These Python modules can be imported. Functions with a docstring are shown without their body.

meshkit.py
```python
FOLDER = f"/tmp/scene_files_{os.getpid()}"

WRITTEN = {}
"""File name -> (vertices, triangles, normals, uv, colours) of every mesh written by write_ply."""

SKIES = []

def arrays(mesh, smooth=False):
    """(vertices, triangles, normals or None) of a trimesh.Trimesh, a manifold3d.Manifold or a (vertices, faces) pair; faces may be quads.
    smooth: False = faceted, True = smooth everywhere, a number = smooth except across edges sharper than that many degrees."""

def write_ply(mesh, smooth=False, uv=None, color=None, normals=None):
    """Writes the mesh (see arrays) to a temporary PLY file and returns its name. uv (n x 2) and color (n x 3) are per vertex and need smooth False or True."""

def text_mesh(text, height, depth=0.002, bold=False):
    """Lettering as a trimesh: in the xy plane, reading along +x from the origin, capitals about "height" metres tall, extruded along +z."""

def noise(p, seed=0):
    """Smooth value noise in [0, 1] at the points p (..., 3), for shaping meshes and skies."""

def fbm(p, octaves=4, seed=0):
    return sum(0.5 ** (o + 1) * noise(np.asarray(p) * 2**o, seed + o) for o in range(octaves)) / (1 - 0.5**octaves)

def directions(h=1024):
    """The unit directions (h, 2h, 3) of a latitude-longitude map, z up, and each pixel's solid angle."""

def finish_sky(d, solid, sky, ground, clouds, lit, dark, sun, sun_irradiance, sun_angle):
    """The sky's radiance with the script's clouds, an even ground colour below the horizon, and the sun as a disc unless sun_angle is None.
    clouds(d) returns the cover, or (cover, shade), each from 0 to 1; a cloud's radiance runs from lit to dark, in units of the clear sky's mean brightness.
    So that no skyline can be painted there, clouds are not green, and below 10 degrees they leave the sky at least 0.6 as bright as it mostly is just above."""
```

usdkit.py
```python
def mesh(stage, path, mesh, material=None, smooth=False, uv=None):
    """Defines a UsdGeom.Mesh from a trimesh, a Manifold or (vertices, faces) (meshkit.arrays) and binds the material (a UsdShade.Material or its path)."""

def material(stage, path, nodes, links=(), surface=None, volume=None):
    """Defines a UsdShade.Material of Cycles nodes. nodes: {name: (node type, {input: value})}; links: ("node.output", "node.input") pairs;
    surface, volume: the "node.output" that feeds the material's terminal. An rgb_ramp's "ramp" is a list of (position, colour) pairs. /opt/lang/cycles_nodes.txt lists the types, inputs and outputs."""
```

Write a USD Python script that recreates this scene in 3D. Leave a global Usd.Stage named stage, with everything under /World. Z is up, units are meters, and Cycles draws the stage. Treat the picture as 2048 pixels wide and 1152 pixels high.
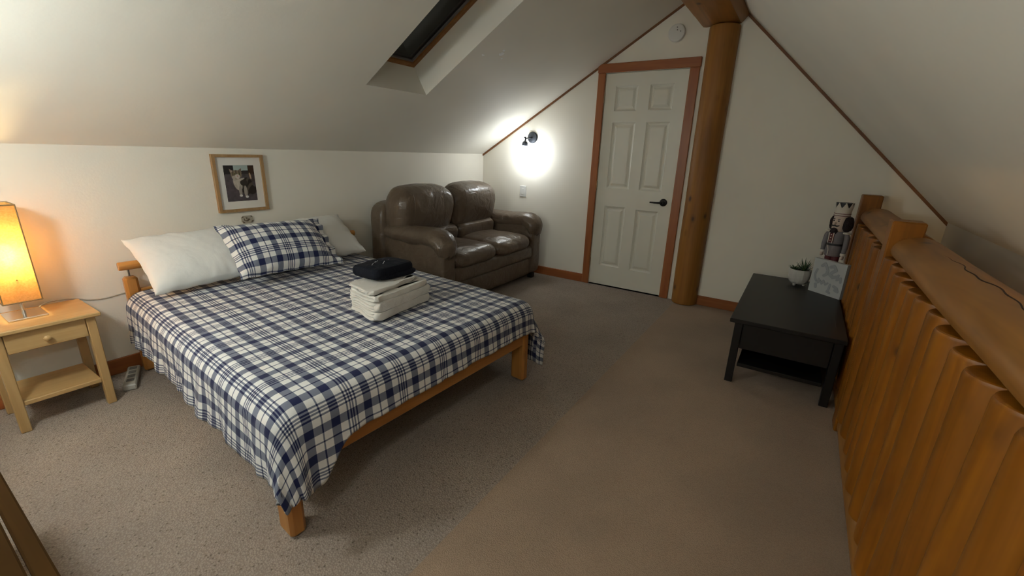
import math, random, numpy as np, trimesh, manifold3d as m3, usdkit, meshkit
from shapely.geometry import Polygon, LineString, Point, box as sbox
from shapely.ops import unary_union
from pxr import Usd, UsdGeom, UsdLux, UsdShade, Gf, Sdf, Vt
random.seed(7); RNG = np.random.default_rng(7)
stage = Usd.Stage.CreateInMemory()
UsdGeom.SetStageUpAxis(stage, 'Z'); UsdGeom.SetStageMetersPerUnit(stage, 1)
stage.SetDefaultPrim(UsdGeom.Xform.Define(stage, '/World').GetPrim())
UsdGeom.Scope.Define(stage, '/World/Looks')
# ------------------------------------------------------------------ camera, light, exposure
EXPOSURE = 0.25
YAW, PITCH, ROLL, CAM, FPX = 0.5698, -0.3017, 0.0332, np.array([-4.246, -3.1751, 1.3195]), 877.45
_f = np.array([math.cos(YAW)*math.cos(PITCH), math.sin(YAW)*math.cos(PITCH), math.sin(PITCH)])
_r = np.array([math.sin(YAW), -math.cos(YAW), 0]); _u = np.cross(_r, _f)
_r, _u = math.cos(ROLL)*_r + math.sin(ROLL)*_u, -math.sin(ROLL)*_r + math.cos(ROLL)*_u
cam = UsdGeom.Camera.Define(stage, '/World/camera')
cam.AddTransformOp().Set(Gf.Matrix4d(*[*map(float, _r), 0, *map(float, _u), 0, *map(float, -_f), 0, *map(float, CAM), 1]))
cam.CreateHorizontalApertureAttr(36.0); cam.CreateVerticalApertureAttr(20.25)
cam.CreateFocalLengthAttr(FPX*36/2048); cam.CreateClippingRangeAttr(Gf.Vec2f(0.02, 200)); cam.CreateExposureAttr(EXPOSURE)
SCONCE_E, SCONCE_W, FILL_SCONCE, BULB_POWER, STAIR_POWER = 29.0, 80.0, 30.0, 200.0, 95.0   # radiance of the lit globes and bulbs
dome = UsdLux.DomeLight.Define(stage, '/World/night_sky'); dome.CreateIntensityAttr(0.004); dome.CreateColorAttr(Gf.Vec3f(0.7, 0.8, 1.0))

# ------------------------------------------------------------------ materials
def mat(name, nodes, links=(), surface='p.BSDF'):
    return usdkit.material(stage, '/World/Looks/'+name, nodes, links, surface=surface)
def plain(name, col, rough=0.5, metallic=0.0, spec=0.5, **kw):
    return mat(name, {'p': ('principled_bsdf', {'base_color': col, 'roughness': rough, 'metallic': metallic, 'specular_ior_level': spec, **kw})})
def painted(name, col, scale=60, depth=0.15, rough=0.7, var=0.04):
    a = tuple(c*(1-var) for c in col); b = tuple(min(1, c*(1+var)) for c in col)
    return mat(name, {'tc': ('texture_coordinate', {}), 'n': ('noise_texture', {'scale': scale, 'detail': 4}), 'n2': ('noise_texture', {'scale': 1.3, 'detail': 3}),
        'r': ('rgb_ramp', {'ramp': [(0.3, a), (0.7, b)]}), 'b': ('bump', {'strength': depth, 'distance': 0.004}),
        'p': ('principled_bsdf', {'roughness': rough, 'specular_ior_level': 0.3})},
        [('tc.object', 'n.vector'), ('tc.object', 'n2.vector'), ('n2.fac', 'r.fac'), ('r.color', 'p.base_color'), ('n.fac', 'b.height'), ('b.normal', 'p.normal')])
def wood(name, c1, c2, axis='x', scale=14, rough=0.4, knots=True, knot=(0.05, 0.02, 0.008), stretch=0.06, kscale=4.6, spec=0.4):
    sc = [scale]*3; sc['xyz'.index(axis)] = scale*stretch
    ks = [kscale*1.7]*3; ks['xyz'.index(axis)] = kscale
    n = {'tc': ('texture_coordinate', {}), 'm': ('mapping', {'scale': tuple(sc)}), 'n': ('noise_texture', {'scale': 1.0, 'detail': 5, 'roughness': 0.6, 'distortion': 1.2}),
         'r': ('rgb_ramp', {'ramp': [(0.3, c1), (0.52, tuple((a+b)/2 for a, b in zip(c1, c2))), (0.72, c2)]}),
         'b': ('bump', {'strength': 0.12, 'distance': 0.003}), 'p': ('principled_bsdf', {'roughness': rough, 'specular_ior_level': spec})}
    l = [('tc.object', 'm.vector'), ('m.vector', 'n.vector'), ('n.fac', 'r.fac'), ('n.fac', 'b.height'), ('b.normal', 'p.normal')]
    if knots:
        n |= {'m2': ('mapping', {'scale': tuple(ks)}), 'v': ('voronoi_texture', {'scale': 1.0, 'randomness': 1.0}),
              'kr': ('rgb_ramp', {'ramp': [(0.0, (1, 1, 1)), (0.07, (0.85, 0.85, 0.85)), (0.13, (0.25, 0.25, 0.25)), (0.22, (0, 0, 0))]}), 'mx': ('mix_color', {'b': knot})}
        l += [('tc.object', 'm2.vector'), ('m2.vector', 'v.vector'), ('v.distance', 'kr.fac'), ('kr.color', 'mx.fac'), ('r.color', 'mx.a'), ('mx.result', 'p.base_color')]
    else:
        l.append(('r.color', 'p.base_color'))
    return mat(name, n, l)
def cloth(name, col, scale=900, rough=0.9, bump=0.3, wr=9.0, wrs=0.35, sheen=0.1):
    return mat(name, {'tc': ('texture_coordinate', {}), 'n': ('noise_texture', {'scale': scale, 'detail': 2}), 'w': ('noise_texture', {'scale': wr, 'detail': 4, 'distortion': 0.8}),
        'b': ('bump', {'strength': bump, 'distance': 0.001}), 'b2': ('bump', {'strength': wrs, 'distance': 0.02}),
        'p': ('principled_bsdf', {'base_color': col, 'roughness': rough, 'specular_ior_level': 0.2, 'sheen_weight': sheen})},
        [('tc.object', 'n.vector'), ('tc.object', 'w.vector'), ('n.fac', 'b.height'), ('w.fac', 'b2.height'), ('b2.normal', 'b.normal'), ('b.normal', 'p.normal')])
def carpet(name, light, dark, scale, dots, bump, dotted):
    return mat(name, {'tc': ('texture_coordinate', {}), 'v': ('voronoi_texture', {'scale': scale, 'randomness': 0.9}), 'n': ('noise_texture', {'scale': 2.2, 'detail': 4}),
        'n3': ('voronoi_texture', {'scale': scale*0.33, 'randomness': 1.0}),
        'r': ('rgb_ramp', {'ramp': [(0.0, light), (dots, light), (min(1, dots+0.12), dark), (1.0, dark)]}),
        'r2': ('rgb_ramp', {'ramp': [(0.35, (0.88, 0.88, 0.88)), (0.65, (1.06, 1.05, 1.04))]}), 'r3': ('rgb_ramp', {'ramp': [(0.0, (0.50, 0.47, 0.44)), (0.13, (0.55, 0.52, 0.49)), (0.24, (1, 1, 1))]}),
        'mx': ('mix_color', {'blend_type': 'multiply', 'fac': 1.0}), 'mx2': ('mix_color', {'blend_type': 'multiply', 'fac': dotted}),
        'b': ('bump', {'strength': bump, 'distance': 0.006, 'invert': True}), 'p': ('principled_bsdf', {'roughness': 0.95, 'specular_ior_level': 0.1, 'sheen_weight': 0.1})},
        [('tc.object', 'v.vector'), ('tc.object', 'n.vector'), ('tc.object', 'n3.vector'), ('v.distance', 'r.fac'), ('n.fac', 'r2.fac'), ('n3.distance', 'r3.fac'), ('r.color', 'mx.a'), ('r2.color', 'mx.b'),
         ('mx.result', 'mx2.a'), ('r3.color', 'mx2.b'), ('mx2.result', 'p.base_color'), ('v.distance', 'b.height'), ('b.normal', 'p.normal')])
def glow(name, col, power, base=None):
    return mat(name, {'p': ('principled_bsdf', {'base_color': base or (0.9, 0.9, 0.9), 'roughness': 0.3, 'emission_color': col, 'emission_strength': power})})
def plaid(name, pu, pv, P=0.236):
    band = [(0.0, 0)]
    def stripe(c, w): return [(c-w/2-0.004, 0), (c-w/2, 1), (c+w/2, 1), (c+w/2+0.004, 0)]
    st = []
    for c, w in ((0.022, 0.024), (0.078, 0.024), (0.285, 0.14), (0.5, 0.022), (0.715, 0.14), (0.922, 0.024), (0.978, 0.024)):
        st += stripe(c, w)
    ramp = [(max(0, p), (v, v, v)) for p, v in st]
    n = {'uv': ('uvmap', {'attribute': 'st'}), 's': ('separate_xyz', {}), 'f': ('rgb_ramp', {'ramp': [(0.0, (0.70, 0.69, 0.66)), (0.5, (0.165, 0.178, 0.225)), (1.0, (0.012, 0.016, 0.06))]}),
         'av': ('mix_float', {'fac': 0.5}), 'tc': ('texture_coordinate', {}), 'w': ('noise_texture', {'scale': 7.0, 'detail': 4, 'distortion': 0.6}),
         'wv': ('noise_texture', {'scale': 900, 'detail': 2}), 'b': ('bump', {'strength': 0.22, 'distance': 0.02}), 'b2': ('bump', {'strength': 0.25, 'distance': 0.001}),
         'p': ('principled_bsdf', {'roughness': 0.9, 'specular_ior_level': 0.15, 'sheen_weight': 0.1})}
    l = [('uv.UV', 's.vector'), ('av.result', 'f.fac'), ('f.color', 'p.base_color'), ('tc.object', 'w.vector'), ('tc.object', 'wv.vector'), ('w.fac', 'b.height'), ('wv.fac', 'b2.height'), ('b.normal', 'b2.normal'), ('b2.normal', 'p.normal')]
    for a, ph, sock in (('x', pu, 'a'), ('y', pv, 'b')):
        n |= {'m'+a: ('math', {'math_type': 'multiply_add', 'value2': 1/P, 'value3': 50-ph/P}), 'fr'+a: ('math', {'math_type': 'fraction'}), 'r'+a: ('rgb_ramp', {'ramp': ramp})}
        l += [('s.'+a, f'm{a}.value1'), (f'm{a}.value', f'fr{a}.value1'), (f'fr{a}.value', f'r{a}.fac'), (f'r{a}.color', f'av.{sock}')]
    return mat(name, n, l)
def vcol(name, rough=0.35):
    return mat(name, {'a': ('attribute', {'attribute': 'col'}), 'p': ('principled_bsdf', {'roughness': rough})}, [('a.color', 'p.base_color')])

WALL = painted('wall_paint', (0.81, 0.77, 0.675), 90, 0.12)
CEIL = painted('ceiling_paint', (0.79, 0.76, 0.675), 60, 0.10)
DOORW = plain('door_white', (0.72, 0.70, 0.61), 0.42)
TRIM = {a: wood('red_trim_'+a, (0.26, 0.075, 0.022), (0.36, 0.125, 0.036), a, 20, 0.4, False) for a in 'xyz'}
LOGX = wood('honey_log_x', (0.21, 0.086, 0.015), (0.36, 0.155, 0.028), 'x', 16, 0.42)
LOGY = wood('honey_log_y', (0.25, 0.115, 0.022), (0.40, 0.19, 0.04), 'y', 16, 0.42)
LOGZ = wood('honey_log_z', (0.17, 0.054, 0.002), (0.33, 0.114, 0.005), 'z', 16, 0.42)
POSTZ = wood('dark_log_z', (0.20, 0.080, 0.012), (0.33, 0.140, 0.022), 'z', 12, 0.55)
PINEX = wood('pine_x', (0.38, 0.155, 0.035), (0.52, 0.24, 0.06), 'x', 18, 0.35)
PINEY = wood('pine_y', (0.38, 0.155, 0.035), (0.52, 0.24, 0.06), 'y', 18, 0.35)
PINEZ = wood('pine_z', (0.38, 0.155, 0.035), (0.52, 0.24, 0.06), 'z', 18, 0.35)
BIRCHX = wood('birch_x', (0.43, 0.26, 0.10), (0.53, 0.345, 0.15), 'x', 16, 0.4, False)
BIRCHZ = wood('birch_z', (0.39, 0.235, 0.09), (0.48, 0.31, 0.135), 'z', 16, 0.4, False)
FRAMEW = wood('oak_frame', (0.30, 0.17, 0.07), (0.40, 0.25, 0.12), 'z', 30, 0.45, False)
SASH = wood('skylight_pine', (0.22, 0.09, 0.02), (0.34, 0.15, 0.04), 'y', 20, 0.5, False)
CARPET = carpet('speckled_carpet', (0.345, 0.278, 0.226), (0.275, 0.22, 0.176), 150, 0.42, 0.55, 0.9)
CARPET2 = carpet('plain_carpet', (0.345, 0.245, 0.170), (0.31, 0.22, 0.152), 230, 0.5, 0.35, 0.0)
SLOPET = wood('brown_slope_trim', (0.15, 0.06, 0.02), (0.22, 0.09, 0.03), 'y', 20, 0.45, False)
OLDW = wood('dark_bench_wood', (0.033, 0.015, 0.004), (0.06, 0.027, 0.006), 'y', 16, 0.9, spec=0.05)
LEATHER = mat('brown_leather', {'tc': ('texture_coordinate', {}), 'v': ('voronoi_texture', {'scale': 260}), 'w': ('noise_texture', {'scale': 9, 'detail': 4, 'distortion': 1.2}),
    'r': ('rgb_ramp', {'ramp': [(0.3, (0.105, 0.074, 0.050)), (0.7, (0.145, 0.104, 0.072))]}), 'b': ('bump', {'strength': 0.15, 'distance': 0.0012}), 'b2': ('bump', {'strength': 0.5, 'distance': 0.02}),
    'p': ('principled_bsdf', {'roughness': 0.29, 'specular_ior_level': 0.6})},
    [('tc.object', 'v.vector'), ('tc.object', 'w.vector'), ('w.fac', 'r.fac'), ('r.color', 'p.base_color'), ('v.distance', 'b.height'), ('w.fac', 'b2.height'), ('b2.normal', 'b.normal'), ('b.normal', 'p.normal')])
PLAID = plaid('plaid_duvet', -0.497, 1.444)
PLAID_P = plaid('plaid_pillowcase', -0.27, -0.06)
WHITE = cloth('white_cotton', (0.70, 0.69, 0.655), 900, 0.9, 0.2, 6, 0.3)
TOWEL = cloth('white_terry', (0.66, 0.63, 0.58), 420, 1.0, 0.9, 14, 0.35)
NAVY = cloth('navy_cotton', (0.006, 0.007, 0.012), 700, 0.9, 0.4, 18, 0.5, 0.0)
SHEET = cloth('mattress_ticking', (0.62, 0.60, 0.56), 700)
BLACKW = wood('black_brown_wood', (0.007, 0.006, 0.0055), (0.012, 0.010, 0.009), 'x', 20, 0.42, False)
BLACKM = plain('black_metal', (0.018, 0.017, 0.017), 0.4, 0.6)
DARKM = plain('dark_grey_metal', (0.05, 0.055, 0.065), 0.4, 0.7)
CHROME = plain('chrome', (0.75, 0.73, 0.70), 0.16, 1.0)
BRASS = plain('brass', (0.75, 0.58, 0.40), 0.25, 1.0)
PLASTIC = plain('white_plastic', (0.70, 0.69, 0.65), 0.4)
GREYP = plain('grey_plastic', (0.16, 0.15, 0.14), 0.5)
BEIGEP = plain('beige_plastic', (0.46, 0.43, 0.37), 0.5)
MATB = plain('white_mat_board', (0.70, 0.67, 0.62), 0.8)
GLASS = mat('window_glass', {'t': ('transparent_bsdf', {'color': (0.5, 0.5, 0.5)}), 'g': ('glossy_bsdf', {'roughness': 0.02, 'color': (1, 1, 1)}), 'f': ('fresnel', {'IOR': 1.5}), 'm': ('mix_closure', {})},
    [('f.fac', 'm.fac'), ('t.BSDF', 'm.closure1'), ('g.BSDF', 'm.closure2')], surface='m.closure')
SHADE = mat('linen_shade', {'tc': ('texture_coordinate', {}), 'n': ('noise_texture', {'scale': 160, 'detail': 3}), 'r': ('rgb_ramp', {'ramp': [(0.3, (0.62, 0.44, 0.21)), (0.7, (0.76, 0.56, 0.29))]}),
    'd': ('diffuse_bsdf', {}), 't': ('translucent_bsdf', {}), 'm0': ('mix_closure', {'fac': 0.72}), 'c': ('transparent_bsdf', {'color': (1.0, 0.8, 0.5)}), 'm': ('mix_closure', {'fac': 0.07})},
    [('tc.object', 'n.vector'), ('n.fac', 'r.fac'), ('r.color', 'd.color'), ('r.color', 't.color'), ('d.BSDF', 'm0.closure1'), ('t.BSDF', 'm0.closure2'), ('m0.closure', 'm.closure1'), ('c.BSDF', 'm.closure2')], surface='m.closure')
LEAF = mat('succulent_leaf', {'oi': ('object_info', {}), 'r': ('rgb_ramp', {'ramp': [(0.0, (0.035, 0.075, 0.030)), (1.0, (0.075, 0.125, 0.055))]}), 'p': ('principled_bsdf', {'roughness': 0.45})}, [('oi.random', 'r.fac'), ('r.color', 'p.base_color')])
SOIL = plain('dark_soil', (0.02, 0.016, 0.012), 1.0)
CERAMIC = plain('white_ceramic', (0.52, 0.50, 0.46), 0.5)
CANVAS = painted('blue_white_canvas', (0.46, 0.47, 0.46), 30, 0.1)
BLUEGREY = plain('faded_blue_ink', (0.30, 0.315, 0.325), 0.8)
PATCH = plain('patch_white', (0.96, 0.96, 0.95), 0.9)
DARKCRACK = plain('dark_crack', (0.03, 0.012, 0.004), 0.9)
SUBFLOOR = plain('subfloor', (0.3, 0.22, 0.14), 0.9)

# ------------------------------------------------------------------ scene tree helpers
COUNT, ORIGIN = {}, {}
def numbered(path):
    k = COUNT.get(path, 0); COUNT[path] = k+1
    return path if k == 0 else f'{path}_{k:03d}'
def meta(prim, label=None, cat=None, group=None, kind=None):
    for k, v in (('label', label), ('category', cat), ('group', group), ('kind', kind)):
        if v: prim.SetCustomDataByKey(k, v)
def thing(name, label=None, cat=None, loc=(0, 0, 0), group=None, kind=None):
    x = UsdGeom.Xform.Define(stage, numbered('/World/'+name)); x.AddTranslateOp().Set(Gf.Vec3d(*map(float, loc)))
    p = x.GetPrim(); meta(p, label, cat, group, kind); ORIGIN[str(p.GetPath())] = np.asarray(loc, float)
    return p
def put(path, mesh, m, o, smooth, uv=None, col=None):
    if hasattr(mesh, 'to_mesh'):
        q = mesh.to_mesh(); mesh = trimesh.Trimesh(q.vert_properties[:, :3], q.tri_verts, process=False)
    mesh = mesh.copy(); mesh.vertices = np.asarray(mesh.vertices) - o
    g = usdkit.mesh(stage, path, mesh, m, smooth=smooth, uv=uv)
    if col is not None:
        UsdGeom.PrimvarsAPI(g).CreatePrimvar('col', Sdf.ValueTypeNames.Color3fArray, 'vertex').Set(Vt.Vec3fArray.FromNumpy(np.asarray(col, np.float32)))
    ORIGIN[path] = o
    return g.GetPrim()
def part(name, mesh, m, parent, smooth=35, uv=None, col=None, label=None, kind=None):
    """a mesh given in world coordinates, as a child of parent"""
    pp = str(parent.GetPath()); path = numbered(pp+'/'+name)
    pr = put(path, mesh, m, ORIGIN[pp], smooth, uv, col); meta(pr, label, kind=kind)
    return pr
def solo(name, mesh, m, label=None, cat=None, group=None, kind=None, smooth=35, uv=None):
    path = numbered('/World/'+name); pr = put(path, mesh, m, np.zeros(3), smooth, uv); meta(pr, label, cat, group, kind)
    return pr
def struct(name, mesh, m, smooth=35): return solo(name, mesh, m, kind='structure', smooth=smooth)

# ------------------------------------------------------------------ shape helpers
cat_ = trimesh.util.concatenate
def cbox(x0, x1, y0, y1, z0, z1, b=0.003):
    """box with chamfered edges"""
    lo, hi = np.minimum([x0, y0, z0], [x1, y1, z1]), np.maximum([x0, y0, z0], [x1, y1, z1])
    b = min(b, 0.45*(hi-lo).min()); pts = []
    for sx in (0, 1):
        for sy in (0, 1):
            for sz in (0, 1):
                c = np.where([sx, sy, sz], hi, lo); d = np.where([sx, sy, sz], -b, b)
                for k in range(3):
                    p = c+d; p[k] = c[k]; pts.append(p)
    return trimesh.convex.convex_hull(np.array(pts))
def xf(mesh, fn):
    m = mesh.copy(); m.vertices = fn(np.asarray(m.vertices)); m.fix_normals(); return m
def prism(poly, h0, h1, fn):
    """polygon (a,b) extruded from h0 to h1, fn(a,b,h)->xyz"""
    m = trimesh.creation.extrude_polygon(poly, h1-h0, engine='earcut')
    v = np.asarray(m.vertices); m.vertices = np.stack(fn(v[:, 0], v[:, 1], v[:, 2]+h0), 1); m.fix_normals(); return m
def frame_from(d):
    d = d/np.linalg.norm(d); a = np.array([0, 0, 1.]) if abs(d[2]) < 0.9 else np.array([1., 0, 0])
    u = np.cross(a, d); u /= np.linalg.norm(u); return u, np.cross(d, u), d
def tube(pts, r, n=10, caps=True):
    pts = np.asarray(pts, float); r = np.broadcast_to(np.asarray(r, float), len(pts)); V = []
    t = np.gradient(pts, axis=0); u, w, _ = frame_from(t[0])
    for k, p in enumerate(pts):
        d = t[k]/np.linalg.norm(t[k]); u = u-d*(u@d); u /= np.linalg.norm(u); w = np.cross(d, u)
        a = np.linspace(0, 2*math.pi, n, endpoint=False)
        V.append(p+r[k]*(np.cos(a)[:, None]*u+np.sin(a)[:, None]*w))
    V = np.concatenate(V); F = []
    for k in range(len(pts)-1):
        for j in range(n):
            a, b = k*n+j, k*n+(j+1) % n
            F += [[a, b, b+n], [a, b+n, a+n]]
    if caps:
        c0, c1 = len(V), len(V)+1; V = np.vstack([V, pts[0], pts[-1]]); e = (len(pts)-1)*n
        for j in range(n):
            F += [[c0, (j+1) % n, j], [c1, e+j, e+(j+1) % n]]
    return trimesh.Trimesh(V, F, process=False)
def lathe(prof, c=(0, 0, 0), n=24, fn=None):
    """prof: (r,z) rows; axis z"""
    prof = np.asarray(prof, float); a = np.linspace(0, 2*math.pi, n, endpoint=False); V = []
    for r, z in prof:
        V.append(np.stack([r*np.cos(a), r*np.sin(a), np.full(n, z)], 1))
    V = np.concatenate(V); F = []
    for k in range(len(prof)-1):
        for j in range(n):
            p, q = k*n+j, k*n+(j+1) % n
            F += [[p, q, q+n], [p, q+n, p+n]]
    c0 = len(V); V = np.vstack([V, [0, 0, prof[0, 1]], [0, 0, prof[-1, 1]]]); e = (len(prof)-1)*n
    for j in range(n):
        F += [[c0, (j+1) % n, j], [c0+1, e+j, e+(j+1) % n]]
    if fn is not None: V = fn(V)
    m = trimesh.Trimesh(V+np.asarray(c, float), F, process=False); return m
def log(p0, p1, r0, r1, n=28, rough=0.05, seed=0, segs=None):
    """peeled log with a wavering surface and rounded cut ends"""
    p0, p1 = np.asarray(p0, float), np.asarray(p1, float); L = np.linalg.norm(p1-p0); segs = segs or max(8, int(L/0.08))
    u, w, d = frame_from(p1-p0); b = 0.012
    ts = np.concatenate([[0, b*0.3/L], np.linspace(b/L, 1-b/L, segs), [1-b*0.3/L, 1]]); V = []
    a = np.linspace(0, 2*math.pi, n, endpoint=False)
    for k, t in enumerate(ts):
        r = r0+(r1-r0)*t; e = {0: 0.88, 1: 0.96, len(ts)-1: 0.88, len(ts)-2: 0.96}.get(k, 1.0)
        q = np.stack([np.cos(a)*1.2+seed*7.1, np.sin(a)*1.2+seed*3.3, np.full(n, t*L*2.2)], 1)
        rr = r*e*(1+rough*(meshkit.fbm(q, 3, seed)-0.5)*2)
        V.append(p0+d*(t*L)+rr[:, None]*(np.cos(a)[:, None]*u+np.sin(a)[:, None]*w))
    V = np.concatenate(V); F = []
    for k in range(len(ts)-1):
        for j in range(n):
            x, y = k*n+j, k*n+(j+1) % n
            F += [[x, y, y+n], [x, y+n, x+n]]
    c0 = len(V); V = np.vstack([V, p0, p1]); e = (len(ts)-1)*n
    for j in range(n):
        F += [[c0, (j+1) % n, j], [c0+1, e+j, e+(j+1) % n]]
    return trimesh.Trimesh(V, F, process=False)
_SPH = {}
def sq(c, size, e=4.0, sub=5, wr=0.0, ws=8.0, seed=0, fn=None):
    """cushion: superellipsoid of half sizes size/2, wrinkled"""
    if sub not in _SPH:
        b = trimesh.creation.box((2, 2, 2))
        for _ in range(sub): b = b.subdivide()
        b.merge_vertices(); _SPH[sub] = b
    b = _SPH[sub].copy(); v = np.asarray(b.vertices); e = np.broadcast_to(np.asarray(e, float), 3)
    v = np.sin(v*math.pi/2*0.98)/math.sin(math.pi/2*0.98)
    k = (np.abs(v)**e).sum(1)**(1/e.mean()); v = v/k[:, None]
    if fn is not None: v = fn(v)
    p = v*np.asarray(size)/2+np.asarray(c)
    if wr:
        n = v/np.linalg.norm(v, axis=1)[:, None]; p = p+n*((meshkit.fbm(p*ws, 4, seed)-0.5)*2*wr)[:, None]
    b.vertices = p; return b
def rot(mesh, c, ax, deg):
    m = mesh.copy(); m.apply_transform(trimesh.transformations.rotation_matrix(math.radians(deg), ax, c)); return m
def grid_mesh(V, nu, nv):
    i = np.arange(nu*nv).reshape(nu, nv); a, b, c, d = i[:-1, :-1].ravel(), i[1:, :-1].ravel(), i[1:, 1:].ravel(), i[:-1, 1:].ravel()
    return trimesh.Trimesh(V, np.vstack([np.stack([a, b, c], 1), np.stack([a, c, d], 1)]), process=False)

# ================================================================== THE SETTING
SL, Z0 = 0.61, 1.28                                    # left slope, knee wall height
AL = math.atan(SL); KR_Y, KR_Z, SR = -4.056, 0.941, 0.979
WEST = -4.47
apex_u = (4.912-Z0)/(SL+SR); apex_z = Z0+SL*apex_u
yz = lambda a, b, h: (h, -a, b)
# floors: two carpets that meet in a seam under the ridge
struct('floor', cbox(WEST-0.1, 0.1, -2.338, 0.1, -0.12, 0.0, 0.001), CARPET)
struct('floor', cbox(WEST-0.1, 0.1, -3.66, -2.338, -0.12, 0.0, 0.001), CARPET2)
struct('floor', cbox(WEST-0.1, 0.1, -4.2, -3.6, -2.7, -2.6, 0.001), SUBFLOOR)
struct('wall_left', cbox(WEST-0.1, 0.1, 0, 0.12, -0.12, Z0+0.25, 0.001), WALL)
gable = Polygon([(0, -0.1), (0, Z0), (apex_u, apex_z), (-KR_Y, KR_Z), (-KR_Y, -2.6), (3.66, -2.6), (3.66, -0.1)])
hole = sbox(1.424, 0.0, 2.177, 2.043)
struct('wall_back', prism(gable.buffer(0.08, join_style=2).difference(hole), 0.0, 0.12, yz), WALL)
struct('wall_front', prism(gable.buffer(0.08, join_style=2), WEST-0.12, WEST, yz), WALL)
struct('wall_right', cbox(WEST-0.1, 0.1, KR_Y-0.12, KR_Y, -2.7, KR_Z+0.02, 0.001), WALL)
struct('wall_stair', cbox(WEST-0.1, 0.1, -3.66, -3.56, -2.7, -0.121, 0.001), WALL)
# sloped ceilings; the left one is pierced by the skylight shaft
def slopeL(a, s, h): return (a, -s*math.cos(AL)+h*math.sin(AL), Z0+s*math.sin(AL)+h*math.cos(AL))
AR = math.atan(SR); ZR = KR_Z
def slopeR(a, s, h): return (a, KR_Y+s*math.cos(AR)-h*math.sin(AR), ZR+s*math.sin(AR)+h*math.cos(AR))
LS = apex_u/math.cos(AL)+0.06
SK = (-2.185, -1.635, 0.688/math.cos(AL), 1.95/math.cos(AL))
ceil = struct('ceiling', prism(sbox(WEST-0.1, -0.1, 0.1, LS).difference(sbox(SK[0], SK[2], SK[1], SK[3])), 0.0, 0.26, slopeL), CEIL)
for cx, cs, w, h in ((-1.347, 1.161/math.cos(AL), 0.05, 0.05), (-1.363, 1.19/math.cos(AL), 0.03, 0.022), (-1.503, 1.112/math.cos(AL), 0.035, 0.016), (-1.30, 1.13/math.cos(AL), 0.018, 0.018)):
    ang = np.linspace(0, 2*math.pi, 14, endpoint=False); rr = 0.6+0.4*RNG.random(14)
    part('peeled_patch', prism(Polygon(np.stack([cx+w/2*rr*np.cos(ang), cs+h/2*rr*np.sin(ang)], 1)), -0.0012, 0.0005, slopeL), PATCH, ceil)  # small irregular near-white patches on the left slope
struct('ceiling', prism(sbox(WEST-0.1, -0.1, 0.1, (-KR_Y-apex_u)/math.cos(AR)+0.06), 0.0, 0.12, slopeR), CEIL)
win = thing('window_1', kind='structure', loc=slopeL(-1.91, 1.2, 0.2)); a0, a1, s0, s1 = SK; t = 0.035
part('sash', prism(sbox(a0, s0, a1, s1).difference(sbox(a0+t, s0+t, a1-t, s1-t)), 0.225, 0.27, slopeL), SASH, win)
part('glazing_bead', prism(sbox(a0+t, s0+t, a1-t, s1-t).difference(sbox(a0+t+0.012, s0+t+0.012, a1-t-0.012, s1-t-0.012)), 0.238, 0.262, slopeL), GREYP, win)
part('pane', prism(sbox(a0+t, s0+t, a1-t, s1-t), 0.25, 0.256, slopeL), GLASS, win)
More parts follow.
